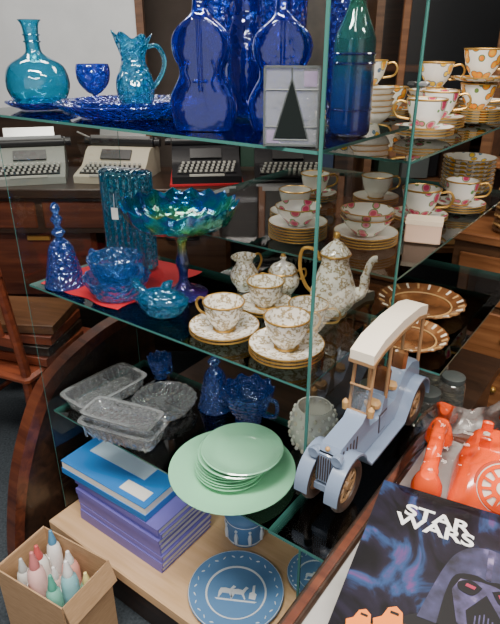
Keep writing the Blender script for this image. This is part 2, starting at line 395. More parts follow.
m=MB(); m.box((0,0,0),(.018,.001,.03),paper); m.tube([(0,0,.015),(0,.004,.05)],.0006,paper,6); m.done('price_tag',.665,.14,A2+.2,rot=.4)
m=MB()
m.lathe([(.0003,0)]+sprof([(.05,0),(.058,.01),(.07,.03),(.078,.045)],4)+sprof([(.074,.045),(.064,.03),(.05,.014),(.0003,.01)],4),skyblue,48,rm=lambda t,z,r:1+.03*math.cos(16*t) if r>.04 else 1)
m.lathe([(.03,.008)]+sprof([(.034,.02),(.05,.05),(.063,.085)],4)+sprof([(.059,.085),(.045,.05),(.0003,.025)],4),skyblue,48,rm=lambda t,z,r:1+.035*math.cos(18*t) if r>.03 else 1)
for sx in(-1,1): m.tube(smooth([(sx*.055,0,.07),(sx*.082,0,.082),(sx*.085,0,.06),(sx*.05,0,.045)],4),.005,skyblue)
m.scale(1.1,1.25)
m.done('ribbed_glass_dish',.625,.092,A2+e+.001)
m=MB()
m.loft([(.03,.025,0,0,0),(.045,.035,0,0,.008),(.062,.045,0,0,.03),(.066,.048,0,0,.042),(.062,.044,0,0,.042),(.05,.036,0,0,.018),(.001,.001,0,0,.014)],turq_p,40,rm=lambda t,z,r:(1+.04*math.cos(12*t),0))
m.loft([(.063,.045,0,0,.041),(.058,.04,0,0,.052),(.035,.024,0,0,.062),(.014,.012,.01,0,.07),(.012,.01,.018,0,.085),(.008,.007,.024,0,.09),(.001,.001,.028,0,.09)],turq_p,32)
m.tube(smooth([(-.045,0,.05),(-.062,0,.065),(-.07,0,.085)],4),[.012]*4+[.01]*4+[.004],turq_p,10)
m.done('glass_hen_dish',.45,.075,A2+e,rot=.3)
def cupobj(name,a,b,z,body,s=1,h=.062,r=.043,han=0,foot=.02,trim=gold):
    m=MB()
    o=sprof([(foot+.003,0),(foot,.004),(foot+.004,.01),(r*.78,h*.4),(r*.93,h*.75),(r,h)],4)
    inn=sprof([(r-.002,h),(r*.9-.002,h*.75),(r*.74,h*.4),(foot,.014),(.0003,.011)],4)
    m.lathe([(.0003,.001)]+o+inn,body,36)
    m.lathe([(r-.0028,h+.0004),(r-.001,h+.0016),(r+.0008,h+.0004),(r+.0004,h-.002)],trim,36,cap=False)
    m.lathe([(foot+.0035,.0005),(foot+.0038,.002),(foot+.001,.004)],trim,30,cap=False)
    c,q=math.cos(han),math.sin(han)
    pts=[(r*.93,h*.86),(r+.016,h*.92),(r+.026,h*.7),(r+.018,h*.42),(r*.78,h*.33)]
    m.tube(smooth([(x*c,x*q,z_) for x,z_ in pts],5),.0028,trim if trim==gold else body,8)
    m.scale(s)
    return m.done(name,a,b,z,0,world=True)
def saucer(a,b,z,body,r=.072,n=1,trim=gold,name='saucer'):
    for i in range(n): plate(r,.014,body,name,a,b,z+i*.0075,rimmat=trim,well=.5)
saucer(.27,.085,A2+e,chintz,.078,2); cupobj('teacup',.27,.085,A2+.0145,chintz,1.08,han=2.6)
saucer(.265,.238,A2+e,chintz,.068,2); cupobj('teacup',.265,.238,A2+.0145,chintz,1.05,han=1.9)
saucer(.105,.085,A2+e,chintz,.078,3); cupobj('teacup',.105,.085,A2+.022,chintz,1.12,han=.4)
cupobj('teacup',.13,.212,A2+e,chintz,1.05,han=-.3)
m=MB()
m.lathe(vessel([(.02,0),(.022,.006),(.036,.03),(.036,.05),(.024,.07),(.022,.08),(.03,.095)],.002),chintz,32,rm=lambda t,z,r:(1+(.35*max(0,math.cos(t))**6 if z>.085 else 0),0))
m.tube(smooth([(-.024,0,.088),(-.05,0,.088),(-.058,0,.065),(-.034,0,.03)],5),.003,gold)
m.done('creamer',.385,.315,A2+e,rot=.7+pi,world=True)
m=MB()
m.lathe([(.0003,0)]+sprof([(.024,0),(.026,.006),(.042,.03),(.042,.05),(.034,.062),(.036,.066),(.03,.08),(.012,.09),(.006,.096),(.009,.103),(.0003,.11)],3),chintz,32)
for sx in(-1,1): m.tube(smooth([(sx*.038,0,.06),(sx*.06,0,.065),(sx*.062,0,.045),(sx*.04,0,.035)],4),.0028,gold)
m.lathe([(.0375,.064),(.0385,.066),(.037,.068)],gold,32,cap=False); m.ball((0,0,.106),.007,gold)
m.done('sugar_bowl',.285,.345,A2+e,rot=.3,world=True)
m=MB()
m.lathe([(.0003,0)]+sprof([(.036,0),(.036,.008),(.054,.035),(.057,.06),(.046,.1),(.035,.13),(.034,.15),(.037,.158),(.033,.166),(.018,.182),(.008,.19),(.006,.196)],4)+[(.0003,.2)],chintz,40)
m.ball((0,0,.203),.009,gold)
m.tube(smooth([(.045,0,.045),(.072,0,.07),(.076,0,.11),(.088,0,.145),(.1,0,.15)],5),[.016]*5+[.012]*5+[.009]*5+[.008]*6,chintz,12)
m.lathe([(.0368,.155),(.0385,.158),(.0368,.161)],gold,40,cap=False); m.lathe([(.036,.001),(.038,.004),(.037,.008)],gold,40,cap=False)
m.tube(smooth([(-.036,0,.14),(-.05,0,.165),(-.08,0,.165),(-.085,0,.12),(-.07,0,.075),(-.052,0,.055)],5),.0045,gold,10)
m.scale(.95,.97)
m.done('coffee_pot',.125,.318,A2+e,rot=-.15,world=True)

# ---------------- A3 ----------------
def gdish(name,a,b,z,L,W,Hh,rot,divs=True):
    m=MB()
    m.loft([(W*.5-.012,L*.5-.012,0,0,0),(W*.5-.004,L*.5-.004,0,0,Hh*.5),(W*.5,L*.5,0,0,Hh),(W*.5-.004,L*.5-.004,0,0,Hh),(W*.5-.012,L*.5-.012,0,0,.008),(.001,.001,0,0,.008)],clear_p,48,p=7)
    m.loft([(W*.5+.008,L*.5+.008,0,0,Hh-.002),(W*.5+.008,L*.5+.008,0,0,Hh+.002),(W*.5-.004,L*.5-.004,0,0,Hh+.002),(W*.5-.004,L*.5-.004,0,0,Hh-.002),(W*.5+.008,L*.5+.008,0,0,Hh-.002)],clear,48,p=7,cap=False)
    if divs:
        m.box((0,0,Hh*.5),(.003,L-.03,Hh*.8),clear)
        m.box((0,L*.12,Hh*.5),(W-.02,.003,Hh*.8),clear)
    for i in range(10):
        y=-L/2+.02+i*(L-.04)/9
        for sx in(-1,1): m.tube([(sx*(W/2-.006),y,.004),(sx*(W/2+.001),y,Hh-.004)],.0028,clear,6)
    return m.done(name,a,b,z,rot)
gdish('glass_relish_dish',.795,.14,A3+e,.235,.125,.045,-.05)
gdish('glass_butter_dish',.60,.038,A3+e,.23,.10,.05,pi/2+.25)
gdish('glass_butter_dish',.60,.038,A3+e+.052,.21,.085,.028,pi/2+.25,False)
m=MB()
m.lathe([(.0003,0),(.06,0)]+sprof([(.07,.012),(.088,.035)],4)+sprof([(.084,.035),(.066,.014),(.0003,.006)],4),clear_p,48,rm=lambda t,z,r:(1+.03*math.cos(20*t) if r>.06 else 1,0))
m.box((0,0,.016),(.15,.003,.02),clear); m.box((0,0,.016),(.003,.15,.02),clear)
m.lathe([(.022,.008),(.024,.03),(.021,.03),(.02,.008)],clear,24)
for i in range(24):
    t=2*pi*i/24; m.tube([(.064*math.cos(t),.064*math.sin(t),.008),(.086*math.cos(t),.086*math.sin(t),.036)],.0022,clear,6)
m.scale(1.1)
m.done('divided_glass_dish',.60,.20,A3+e)
bell('glass_bell',.49,.305,A3+e,blue_p,1.5,.036)
def fbowl(a,b,s,sz):
    m=MB()
    m.lathe([(.0003,0)]+sprof([(.035,0),(.03,.008),(.045,.025),(.06,.06),(.066,.085)],4)+sprof([(.062,.085),(.055,.055),(.035,.025),(.0003,.015)],4),blue_p,48,rm=lambda t,z,r:(1+.05*math.cos(10*t) if z>.03 else 1,.004*math.cos(10*t) if z>.08 else 0))
    m.tube(smooth([(.06,0,.075),(.088,0,.075),(.085,0,.04),(.05,0,.03)],5),.005,blue_p)
    m.scale(s,sz)
    m.done('glass_bowl',a,b,A3+e)
fbowl(.365,.305,1.1,1.3)
fbowl(.74,.325,.6,.9)
plate(.162,.02,jade,'jadeite_platter',.262,.095,A3+e,well=.62)
for i in range(5): plate(.09,.014,jade,'jadeite_plate',.267+.003*(i%2),.095+.002*i,A3+.009+i*.0075,well=.62)
def jb(z,a,b):
    m=MB(); m.lathe([(.0003,0),(.055,0)]+sprof([(.066,.004),(.095,.017),(.104,.024)],3)+sprof([(.101,.026),(.09,.02),(.06,.007),(.0003,.005)],3),jade,48)
    m.done('jadeite_bowl',a,b,z)
jb(A3+.047,.252,.11); jb(A3+.057,.245,.115)
m=MB()
m.lathe([(.0003,0)]+sprof([(.03,0),(.04,.01),(.055,.04),(.05,.075),(.04,.095)],4)+sprof([(.037,.095),(.048,.07),(.035,.015),(.0003,.012)],4),white,36)
for j in range(6):
    for i in range(16):
        t=2*pi*(i+.5*(j%2))/16; z_=.015+j*.014; r=[.046,.052,.0555,.055,.052,.046][j]
        m.ball((r*math.cos(t),r*math.sin(t),z_),.0045,cream if (i+j)%3==0 else white,seg=8)
m.scale(1.15,1.45)
m.done('hobnail_vase',.15,.305,A3+e)
m=MB(); m.tube(smooth([(0,0,.003),(.02,.01,.003),(.05,-.01,.003),(.07,.02,.003),(.03,.04,.003),(.0,.02,.004),(.04,-.03,.003)],6),.0025,paper); m.done('white_cord',.06,.05,A3+e)

# ---------------- base ----------------
m=MB()
for i in range(8):
    th=.021; z_=i*th+th/2; j=random.uniform(-.006,.006); k=random.uniform(-.006,.006)
    m.box((j,k,z_),(.36,.215,th*.72),paper); 
    for s_ in(-1,1): m.box((j,k,z_+s_*th*.42),(.365,.22,th*.14),purple)
    m.box((j,k-.11,z_),(.365,.004,th*.96),purple)
m.done('book_stack',.635,.115,B0+.001)
m=MB()
m.box((0,0,.024),(.36,.245,.046),paper,bev=.002); m.box((0,0,.0485),(.362,.247,.002),bluebox); m.box((0,-.1235,.012),(.362,.002,.022),bluebox)
m.box((-.02,.02,.0505),(.24,.12,.002),pm('pale_label',(.5,.65,.8),.4)); m.box((.11,-.085,.0505),(.1,.04,.002),paper)
m.box((.181,0,.012),(.002,.247,.022),bluebox)
m.done('game_box',.69,.12,B0+.171,rot=.03)
m=MB()
m.lathe([(.0003,0)]+sprof([(.05,0),(.056,.006),(.06,.05),(.062,.09),(.058,.096)],3)+sprof([(.066,.098),(.066,.104),(.05,.116),(.02,.125),(.01,.13)],3)+[(.012,.14),(.0003,.145)],jasper,36)
for i in range(9):
    t=2*pi*i/9; x,y=.0615*math.cos(t),.0615*math.sin(t)
    m.tube([(x,y,.02),(x*1.005,y*1.005,.045),(x*1.01,y*1.01,.06)],[.005,.007,.004],jwhite,6); m.ball((x*1.01,y*1.01,.07),.005,jwhite,seg=8)
m.lathe([(.058,.012),(.0605,.014),(.0585,.016)],jwhite,36,cap=False); m.lathe([(.061,.084),(.0635,.086),(.061,.088)],jwhite,36,cap=False)
m.done('jasperware_jar',.345,.26,B0+e)
def jplate(r,a,b):
    def ex(m):
        for i in range(28):
            t=2*pi*i/28; c=(r*.86*math.cos(t),r*.86*math.sin(t),.0125)
            m.T=Matrix.Translation(c)@Matrix.Rotation(t+pi/2+.5*(1 if i%2 else -1),4,'Z')
            m.loft([(.006*r/.12,.002,0,0,-.002),(.004*r/.12,.001,0,0,.0015)],jwhite,10)
        m.T=Matrix.Translation((0,0,.004))
        m.lathe([(r*.98,.0125),(r*.99,.0135),(r*.98,.014)],jwhite,48,cap=False); m.lathe([(r*.6,.001),(r*.62,.0025),(r*.64,.003)],jwhite,48,cap=False)
        k=r/.12
        for ox in(-.028,.004):
            m.prism([((x+ox)*k,y*k) for x,y in [(-.015,-.004),(-.012,.006),(0,.008),(.012,.006),(.019,.017),(.026,.014),(.021,.008),(.016,-.003),(.022,-.018),(.019,-.019),(.011,-.006),(-.006,-.006),(-.012,-.02),(-.015,-.02)]],.003,jwhite,Matrix.Translation((0,0,.0015)))
        m.prism([(x*k,y*k) for x,y in [(.034,-.015),(.034,.0),(.04,.003),(.04,.022),(.046,.024),(.047,.002),(.052,-.002),(.05,-.017)]],.003,jwhite,Matrix.Translation((0,0,.0015)))
        m.prism([(x*k,y*k) for x,y in [(-.05,-.022),(.055,-.022),(.05,-.026),(-.045,-.026)]],.002,jwhite,Matrix.Translation((0,0,.001)))
        m.T=Matrix.Identity(4)
    plate(r,.014,jasper,'jasperware_plate',a,b,B0+e,extra=ex,rot=.5,well=.62)
jplate(.135,.24,.075); jplate(.085,.085,.255)

# ---------------- car ----------------
def car():
    m=MB()
    R=.055
    for sx in(-1,1):
        for wy in(-.165,.175):
            m.T=Matrix.Translation((sx*.032,wy,R))@Matrix.Rotation(pi/2,4,'Y')
            m.tube([(.045*math.cos(t),.045*math.sin(t),0) for t in [2*pi*i/32 for i in range(32)]],.010,tire,10,closed=True)
            m.tube([(.035*math.cos(t),.035*math.sin(t),0) for t in [2*pi*i/32 for i in range(32)]],.003,spoke,8,closed=True)
            for i in range(10):
                t=2*pi*i/10; m.tube([(.008*math.cos(t),.008*math.sin(t),0),(.036*math.cos(t),.036*math.sin(t),0)],.0024,spoke,6)
            m.lathe([(.0003,-.007),(.009,-.006),(.012,0),(.009,.006),(.0003,.007)],spoke,16)
            m.T=Matrix.Identity(4)
    for wy in(-.165,.175): m.tube([(-.032,wy,R),(.032,wy,R)],.004,tire)
    body=[(-.19,.06),(-.192,.075),(-.188,.125),(-.175,.14),(-.09,.148),(-.075,.16),(-.06,.15),(-.05,.12),(-.01,.112),(.005,.125),(.015,.155),(.03,.155),(.035,.12),(.075,.115),(.09,.135),(.12,.165),(.16,.17),(.205,.155),(.22,.12),(.22,.07),(.2,.058)]
    m.prism(body,.042,carblue,TXm)
    m.box((0,.005,.055),(.038,.41,.014),carblue)
    m.box((0,-.194,.1),(.034,.008,.07),carblue,bev=.003)
    for i in range(6): m.box((-.0125+.005*i,-.199,.1),(.0015,.003,.055),tire)
    m.ball((0,-.19,.142),.005,tan)
    for i in range(5): m.box((.0215,-.165+.014*i,.115),(.002,.003,.03),tire)
    for sx in(-1,1):
        x0=sx*.032
        pts=arc(-.165,R,.064,pi*1.02,pi*.12,14)+[(-.08,.05),(.09,.05)]+arc(.175,R,.064,pi*.88,-.02,14)
        vs=[];n=len(pts)
        for (y,z_) in pts:
            for dx,dz in((-.014,0),(.014,0),(.014,.005),(-.014,.005)): vs.append((x0+dx,y,z_+dz))
        fs=[(4*i+k,4*i+(k+1)%4,4*(i+1)+(k+1)%4,4*(i+1)+k) for i in range(n-1) for k in range(4)]+[(0,1,2,3),(4*n-4,4*n-3,4*n-2,4*n-1)]
        m.add(vs,fs,carblue)
        m.T=Matrix.Translation((sx*.024,-.196,.13))@Matrix.Rotation(pi/2,4,'X')
        m.lathe([(.0003,-.016),(.007,-.013),(.011,0),(.012,.004),(.01,.006),(.0003,.005)],carblue,20); m.T=Matrix.Identity(4)
        m.T=Matrix.Translation((sx*.028,-.07,.165)); m.lathe([(.0003,-.012),(.006,-.01),(.007,.006),(.003,.012),(.0003,.014)],tan,12); m.T=Matrix.Identity(4)
        for (y0,z0,y1,z1) in [(-.068,.15,-.055,.275),(.02,.15,.02,.285),(.2,.155,.195,.275)]:
            m.tube([(sx*.02,y0,z0),(sx*.02,y1,z1)],.004,spoke,8)
        m.prism([(-.005,.118),(.0,.07),(.032,.07),(.033,.118)],.003,tire,Matrix.Translation((sx*.0205,0,0))@TXm)
        m.prism([(-.002,.114),(.003,.074),(.029,.074),(.030,.114)],.003,carblue,Matrix.Translation((sx*.0215,0,0))@TXm)
    m.box((0,-.066,.185),(.044,.003,.06),clear); 
    for z_ in(.157,.216): m.tube([(-.022,-.068,z_),(.022,-.068,z_)],.0025,spoke,6)
    dz=.012
    roof=[(-.075,.262),(-.03,.274),(.06,.28),(.15,.277),(.2,.264),(.203,.276),(.2,.287),(.15,.3),(.06,.304),(-.03,.297),(-.075,.282)]
    m.prism([(y,z_+dz) for y,z_ in roof],.05,cream,TXm)
    m.prism([(y,z_+dz) for y,z_ in [(-.075,.263),(-.03,.275),(.06,.281),(.15,.278),(.2,.265),(.2,.257),(.15,.27),(.06,.273),(-.03,.267),(-.075,.255)]],.054,spoke,TXm)
    for y in(0.045,.135):
        m.box((0,y-.03,.135),(.034,.045,.02),tan,bev=.006); m.box((0,y-.005,.17),(.036,.014,.075),brownglaze,bev=.006,rx=-.15)
    m.T=Matrix.Translation((-.008,-.035,.175))@Matrix.Rotation(-.9,4,'X')
    m.tube([(.014*math.cos(t),.014*math.sin(t),0) for t in [2*pi*i/16 for i in range(16)]],.002,tire,6,closed=True); m.T=Matrix.Identity(4)
    m.tube([(-.008,-.035,.175),(-.008,-.06,.14)],.002,tire,6)
    return m.done('vintage_toy_car',-.064,.16,D+.001)
car()

# ---------------- B shelves ----------------
def cs(a,b,z,body,n=1,s=1.15,han=0,trim=gold,r=.075):
    saucer(a,b,z,body,r,n,trim); cupobj('teacup',a,b,z+n*.0075,body,s,han=han,trim=trim)
def bowls(a,b,z,n,r,mat=white,h=.045,dz=.016):
    for i in range(n):
        m=MB(); m.lathe([(.0003,0)]+sprof([(r*.45,0),(r*.5,.005),(r*.85,h*.6),(r,h)],3)+sprof([(r*.985,h+.001),(r*.82,h*.62),(r*.45,.008),(.0003,.006)],3),mat,36)
        m.lathe([(r*.982,h+.001),(r+.0008,h+.0014),(r+.0006,h-.0015)],gold,36,cap=False)
        m.done('china_bowl',a,b,z+i*dz)
cs(.10,.72,B1+e,floral,3,1.2,2.9)
cs(.36,1.10,B1+e,orangeflo,3,1.2,.5)
cs(.13,.90,B1+e,floral,4,1.2,-.3)
cupobj('teacup',.27,.58,B1+e,yellowflo,1.1,han=1)
bowls(.33,.86,B1+e,5,.075); cupobj('teacup',.33,.86,B1+.115,yellowflo,1.1,han=-.4)
bowls(.22,1.10,B1+e,4,.08,yellowflo); cupobj('teacup',.22,1.10,B1+.1,yellowflo,1.2,han=-.3)
saucer(.09,1.12,B1+e,orangeflo,.085,5); cupobj('teacup',.09,1.12,B1+.04,orangeflo,1.25,han=-.3); 
saucer(.09,1.12,B1+.12,orangeflo,.085,1); cupobj('teacup',.09,1.12,B1+.129,orangeflo,1.35,han=-.3)
saucer(.12,1.33,B1+e,white,.085,6)
cs(.14,.88,B2+e,floral,2,1.35,-.3,r=.085)
cs(.075,1.06,B2+e,floral,3,1.25,-.3,r=.08)
bowls(.13,1.30,B2+e,8,.09,yellowflo,.035,.014)
saucer(.34,.50,B2+e,white,.08,6); bowls(.34,.50,B2+.046,1,.062,floral,.05); 
saucer(.17,.57,B2+e,white,.085,4); bowls(.17,.57,B2+.032,2,.07,floral,.05)
cs(.33,.98,B2+e,white,3,1.2,.2)
cs(.45,.66,B2+e,white,3,1.15,.2); cs(.52,.9,B2+e,floral,3,1.15,.2)
m=MB(); m.box((0,0,.032),(.095,.06,.062),pm('kraft_box',(.6,.4,.3),.6),bev=.003); m.box((0,0,.058),(.097,.062,.012),pm('box_lid',(.68,.55,.42),.5)); m.done('small_gift_box',.055,.69,B2+e,rot=.3)
def pie(a,b,r,z):
    m=MB()
    m.lathe([(.0003,0),(r*.6,0),(r*.8,.01),(r,.024),(r*1.0,.028),(r*.78,.016),(r*.6,.006),(.0003,.005)],brownglaze,56,rm=lambda t,z_,q:(1+.02*math.cos(22*t) if q>r*.75 else 1,0))
    for i in range(22):
        t=2*pi*i/22; m.tube([(r*.84*math.cos(t),r*.84*math.sin(t),.017),(r*.97*math.cos(t),r*.97*math.sin(t),.026)],.004,tan if i%2 else cream,6)
    m.tube([(r*.7*math.cos(t),r*.7*math.sin(t),.0125) for t in [2*pi*q/40 for q in range(40)]],.0025,tan,6,closed=True)
    m.done('brown_glazed_plate',a,b,z)
pie(.045,.72,.125,B3+e); pie(-.01,.495,.098,B3+e)
glassy_j=glassy('jar_glass',(.9,.93,.91),(.35,.38,.37),.15); jarfill=texmat('jar_contents','vor',60,[(0,(.4,.32,.2)),(.5,(.1,.08,.06))],.6)
def jar(a,b,r,h,lid=black):
    m=MB(); m.lathe([(.0003,0)]+sprof([(r*.92,0),(r,.008),(r,h*.75),(r*.8,h*.88),(r*.78,h*.9)],3)+[(.0003,h*.9)],glassy_j,28)
    m.lathe([(.0003,h*.88),(r*.86,h*.88),(r*.87,h*.9),(r*.87,h*.99),(r*.8,h),(.0003,h)],lid,28)
    m.lathe([(.0003,.004),(r*.9,.006),(r*.9,h*.5),(.0003,h*.5)],jarfill,24)
    m.done('glass_jar',a,b,B4+e)
jar(.04,.50,.04,.12,grey); jar(-.045,.62,.042,.15,dgrey); jar(-.065,.47,.04,.13,grey); jar(.0,.8,.045,.17,grey); jar(.12,.6,.04,.12,grey); jar(-.075,.76,.04,.14,dgrey)

# ---------------- counter D ----------------
topm=texmat('counter_top','noise',8,[(.3,(.3,.29,.28)),(.7,(.45,.44,.43))],.15,coat=.5)
m=MB()
m.box((.31,-.15,-.42),(.66,.98,.72),darkwood)
m.box((.31,-.15,-.03),(.66,.98,.056),topm)
m.box((-.012,-.15,-.03),(.03,1.0,.07),darkwood,bev=.004); m.box((-.012,-.15,.0052),(.014,1.0,.003),redwood); m.box((.31,.345,-.03),(.66,.03,.07),redwood,bev=.004)
m.done('display_counter',-.155,0,D)
bm_,t,p=newmat('box_art')
tc=t.nodes.new('ShaderNodeTexCoord'); n=t.nodes.new('ShaderNodeTexNoise'); n.inputs['Scale'].default_value=8; n.inputs['Detail'].default_value=7; n.inputs['Distortion'].default_value=2
t.links.new(tc.outputs['Object'],n.inputs['Vector']); r_=ramp(t,[(.4,(.002,.002,.004)),(.53,(.01,.008,.02)),(.6,(.02,.05,.14)),(.67,(.12,.04,.14)),(.76,(.45,.2,.4))]); t.links.new(n.outputs['Fac'],r_.inputs['Fac']); t.links.new(r_.outputs['Color'],p.inputs['Base Color']); p.inputs['Roughness'].default_value=.4; p.inputs['Specular IOR Level'].default_value=.25
m=MB(); m.box((0,0,.025),(.40,.46,.05),black); m.box((0,0,.0505),(.398,.458,.002),bm_)
hg=texmat('art_helmet','noise',25,[(.35,(.01,.01,.018)),(.6,(.04,.04,.1)),(.75,(.14,.12,.26))],.5); hm=texmat('art_mask','noise',40,[(.35,(.02,.018,.035)),(.6,(.07,.06,.15)),(.75,(.25,.2,.35))],.5)
hk=pm('art_black',(.003,.003,.005),.5); ho=pm('art_orange',(.8,.2,.02),.5); hr=pm('art_red',(.3,.02,.06),.4); hl=pm('art_line',(.4,.25,.4),.5)
G=Matrix.Translation((.005,.06,.0525))
def pr(pts,mt,dz=0): m.prism(pts,.0015,mt,Matrix.Translation((0,0,dz))@G)
def sm(pts,n=5): return [(q.x,q.y) for q in smooth([(x,y,0) for x,y in pts],n)]
pr([(-.13,-.2),(-.125,-.205),(.16,.06),(.155,.065)],hr,-.0004)
pr(sm([(-.14,-.2),(-.115,-.12),(-.075,-.09),(0,-.085),(.075,-.09),(.115,-.12),(.14,-.2)]),hk,0)
pr(sm([(-.09,-.1),(-.078,-.04),(-.066,.01),(-.052,.045),(-.03,.068),(0,.076),(.03,.068),(.052,.045),(.066,.01),(.078,-.04),(.09,-.1)]),hg,.0005)
pr(sm([(-.062,-.1),(-.058,-.04),(-.048,.0),(-.02,.012),(0,.008),(.02,.012),(.048,.0),(.058,-.04),(.062,-.1)]),hk,.001)
pr([(-.05,-.03),(-.04,-.005),(-.01,.002),(.01,.002),(.04,-.005),(.05,-.03),(.036,-.085),(.018,-.1),(-.018,-.1),(-.036,-.085)],hm,.0015)
pr([(-.005,.074),(.005,.074),(.004,.01),(-.004,.01)],hm,.0015)
pr([(0,-.02),(.026,-.06),(.02,-.09),(-.02,-.09),(-.026,-.06)],hk,.002)
for sx in(-1,1):
    pr(sm([(sx*.007,-.01),(sx*.024,-.002),(sx*.042,-.012),(sx*.04,-.026),(sx*.02,-.03),(sx*.007,-.01)]),hk,.0021)
    pr([(sx*.016,-.012),(sx*.03,-.01),(sx*.032,-.016),(sx*.018,-.018)],hr,.0026)
for i in range(5): pr([(-.013+.006*i,-.056-abs(i-2)*.004),(-.011+.006*i,-.056-abs(i-2)*.004),(-.011+.006*i,-.086),(-.013+.006*i,-.086)],hm,.0026)
G=Matrix.Translation((-.115,-.065,.0525))
for ox,oy,k in((0,0,.9),(.055,-.01,.8),(-.04,-.02,.75)):
    pr([((x*k+ox),(y*k+oy)) for x,y in [(-.022,-.04),(-.03,-.01),(-.018,.0),(-.012,.02),(0,.028),(.012,.02),(.016,0),(.05,.012),(.052,.006),(.026,-.012),(.02,-.04),(.008,-.022),(-.006,-.025)]],ho,.0034)
    pr([((x*k+ox),(y*k+oy)) for x,y in [(-.007,.016),(.007,.016),(.007,.011),(-.007,.011)]],hk,.004)
for i in range(16):
    x=random.uniform(.1,.19); y=random.uniform(-.2,.16); m.box((x,y,.0522),(random.uniform(.005,.016),.0012,.001),hl,rz=random.uniform(-.6,.2))
gb=m.done('board_game_box',-.385,-.135,D+.0015,rot=.18)
wt=pm('art_white',(.85,.85,.85),.4)
tx=text('STAR\nWARS',.048,(-.09,.155,.0525),(0,0,0),wt,gb,'title_lettering',.0005,sp=.72)
tx.data.offset=.0012; tx.scale=(1.0,.8,1)
m=MB()
m.loft([(.095,.1,0,0,0),(.097,.102,0,0,.01),(.094,.097,0,.003,.025),(.082,.078,0,.022,.06),(.07,.052,0,.042,.088),(.062,.038,0,.05,.096)],orange,40,p=5)
for sx in(-1,1):
    m.box((sx*.045,.022,.106),(.022,.012,.026),orange,bev=.003); m.box((sx*.045,.078,.106),(.022,.012,.026),orange,bev=.003)
    m.lathe([(.0003,.094),(.007,.094),(.007,.108),(.0003,.109)],cream,14,c=(sx*.045,.05,0))
m.T=Matrix.Translation((0,-.042,.052))@Matrix.Rotation(.75,4,'X')
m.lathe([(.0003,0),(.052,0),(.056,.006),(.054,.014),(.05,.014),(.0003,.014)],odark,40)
m.lathe([(.0003,.0142),(.049,.0142),(.048,.0155),(.0003,.0155)],cream,40)
m.lathe([(.0003,.016),(.023,.016),(.023,.02),(.0003,.021)],orange,36)
m.lathe([(.0385,.016),(.047,.016),(.046,.020),(.039,.020),(.0385,.016)],orange,40,cap=False)
for i in range(12):
    t=.2+2*pi*i/12; m.box((.031*math.cos(t),.031*math.sin(t),.018),(.018,.0055,.004),orange,rz=t)
m.box((.031*math.cos(-.6),.031*math.sin(-.6),.018),(.018,.018,.004),orange,rz=-.6)
m.tube([(.036,-.03,.024),(.046,-.026,.02)],.002,steel,6)
m.lathe([(.0003,.021),(.014,.021),(.013,.0225),(.0003,.0225)],cream,20); m.T=Matrix.Identity(4)
m.done('rotary_telephone',-.335,.20,D+.002,rot=.2)
m=MB()
m.tube(smooth([(0,-.085,.045),(0,-.06,.058),(0,0,.066),(0,.06,.058),(0,.085,.045)],5),[.018]*4+[.0155]*13+[.018]*4,orange,14)
for sy in(-1,1):
    m.T=Matrix.Translation((0,sy*.09,.03))@Matrix.Rotation(-sy*.25,4,'X')
    m.lathe([(.0003,-.028),(.026,-.028),(.031,-.02),(.03,-.005),(.022,.018),(.014,.03),(.0003,.034)],orange,28)
    m.T=Matrix.Identity(4)
m.done('telephone_handset',-.195,.205,D+.004,rot=.2)
m=MB(); N=40; vs=[];fs=[]
for j in range(N+1):
    for i in range(N+1):
        x=-.19+.38*i/N; y=-.15+.30*j/N
        ed=min(1,min(i,N-i)/5.0)*min(1,min(j,N-j)/5.0)
        hh_=.10 if x<-.06 else .10+.045*min(1,(x+.06)/.05)
        z_=.003+hh_*ed**.6 + (noise.noise(Vector((x*38,y*38,1)))*.012+.006)*ed
        vs.append((x+noise.noise(Vector((y*30,x*9,3)))*.006,y+noise.noise(Vector((x*30,y*9,7)))*.006,z_))
for j in range(N):
    for i in range(N):
        k=j*(N+1)+i; fs.append((k,k+1,k+N+2,k+N+1))
m.add(vs,fs,film); m.done('plastic_bag',-.32,.21,D+.001,rot=.2,angle=15)

# ---------------- cardboard box with glue bottles ----------------
m=MB(); W,L_,hh,th=.25,.17,.3,.004
m.box((0,0,th/2),(W,L_,th),card)
for s_ in(-1,1):
    m.box((s_*W/2,0,hh/2),(th,L_,hh),card); m.box((0,s_*L_/2,hh/2),(W,th,hh),card)
m.box((W/2+.012,0,hh-.03),(.07,L_,th),card,ry=1.25)
m.box((-W/2-.012,0,hh-.03),(.07,L_,th),card,ry=-1.25)
m.done('cardboard_box',.655,-.215,.001,rot=.12)
cols=[((.8,.8,.77),(.55,.6,.6)),((.8,.5,.47),(.6,.2,.2)),((.2,.5,.4),(.1,.4,.3)),((.8,.8,.76),(.6,.1,.1)),((.8,.55,.5),(.8,.8,.8)),((.25,.5,.55),(.8,.8,.8)),((.8,.8,.8),(.1,.3,.5)),((.75,.35,.3),(.8,.8,.8)),((.3,.6,.4),(.8,.7,.3))]
k=0
for j in range(3):
    for i in range(3):
        c1,c2=cols[k]; k+=1
        m=MB(); hgt=[.31,.28,.26][j] + .035*((i*2+j)%3)
        ma=pm('bottle_plastic',c1,.35); mb=pm('bottle_cap',c2,.4)
        r=.0255 if (i+j)%2 else .022
        m.loft([(r,r,0,0,0),(r,r*.95,0,0,.02),(r,r*.95,0,0,hgt*.78),(r*.8,r*.8,0,0,hgt*.85),(r*.45,r*.45,0,0,hgt*.88)],ma,24)
        m.lathe([(r*.5,hgt*.87),(r*.55,hgt*.9),(r*.4,hgt*.94),(r*.2,hgt*1.02),(.0003,hgt*1.03)],mb,20)
        m.box((0,-r*.96,hgt*.68),(.026,.002,.05),paper)
        m.done('glue_bottle',.655+.07-.07*i,-.215-.05+.05*j,.0055,rot=random.uniform(-1,1))

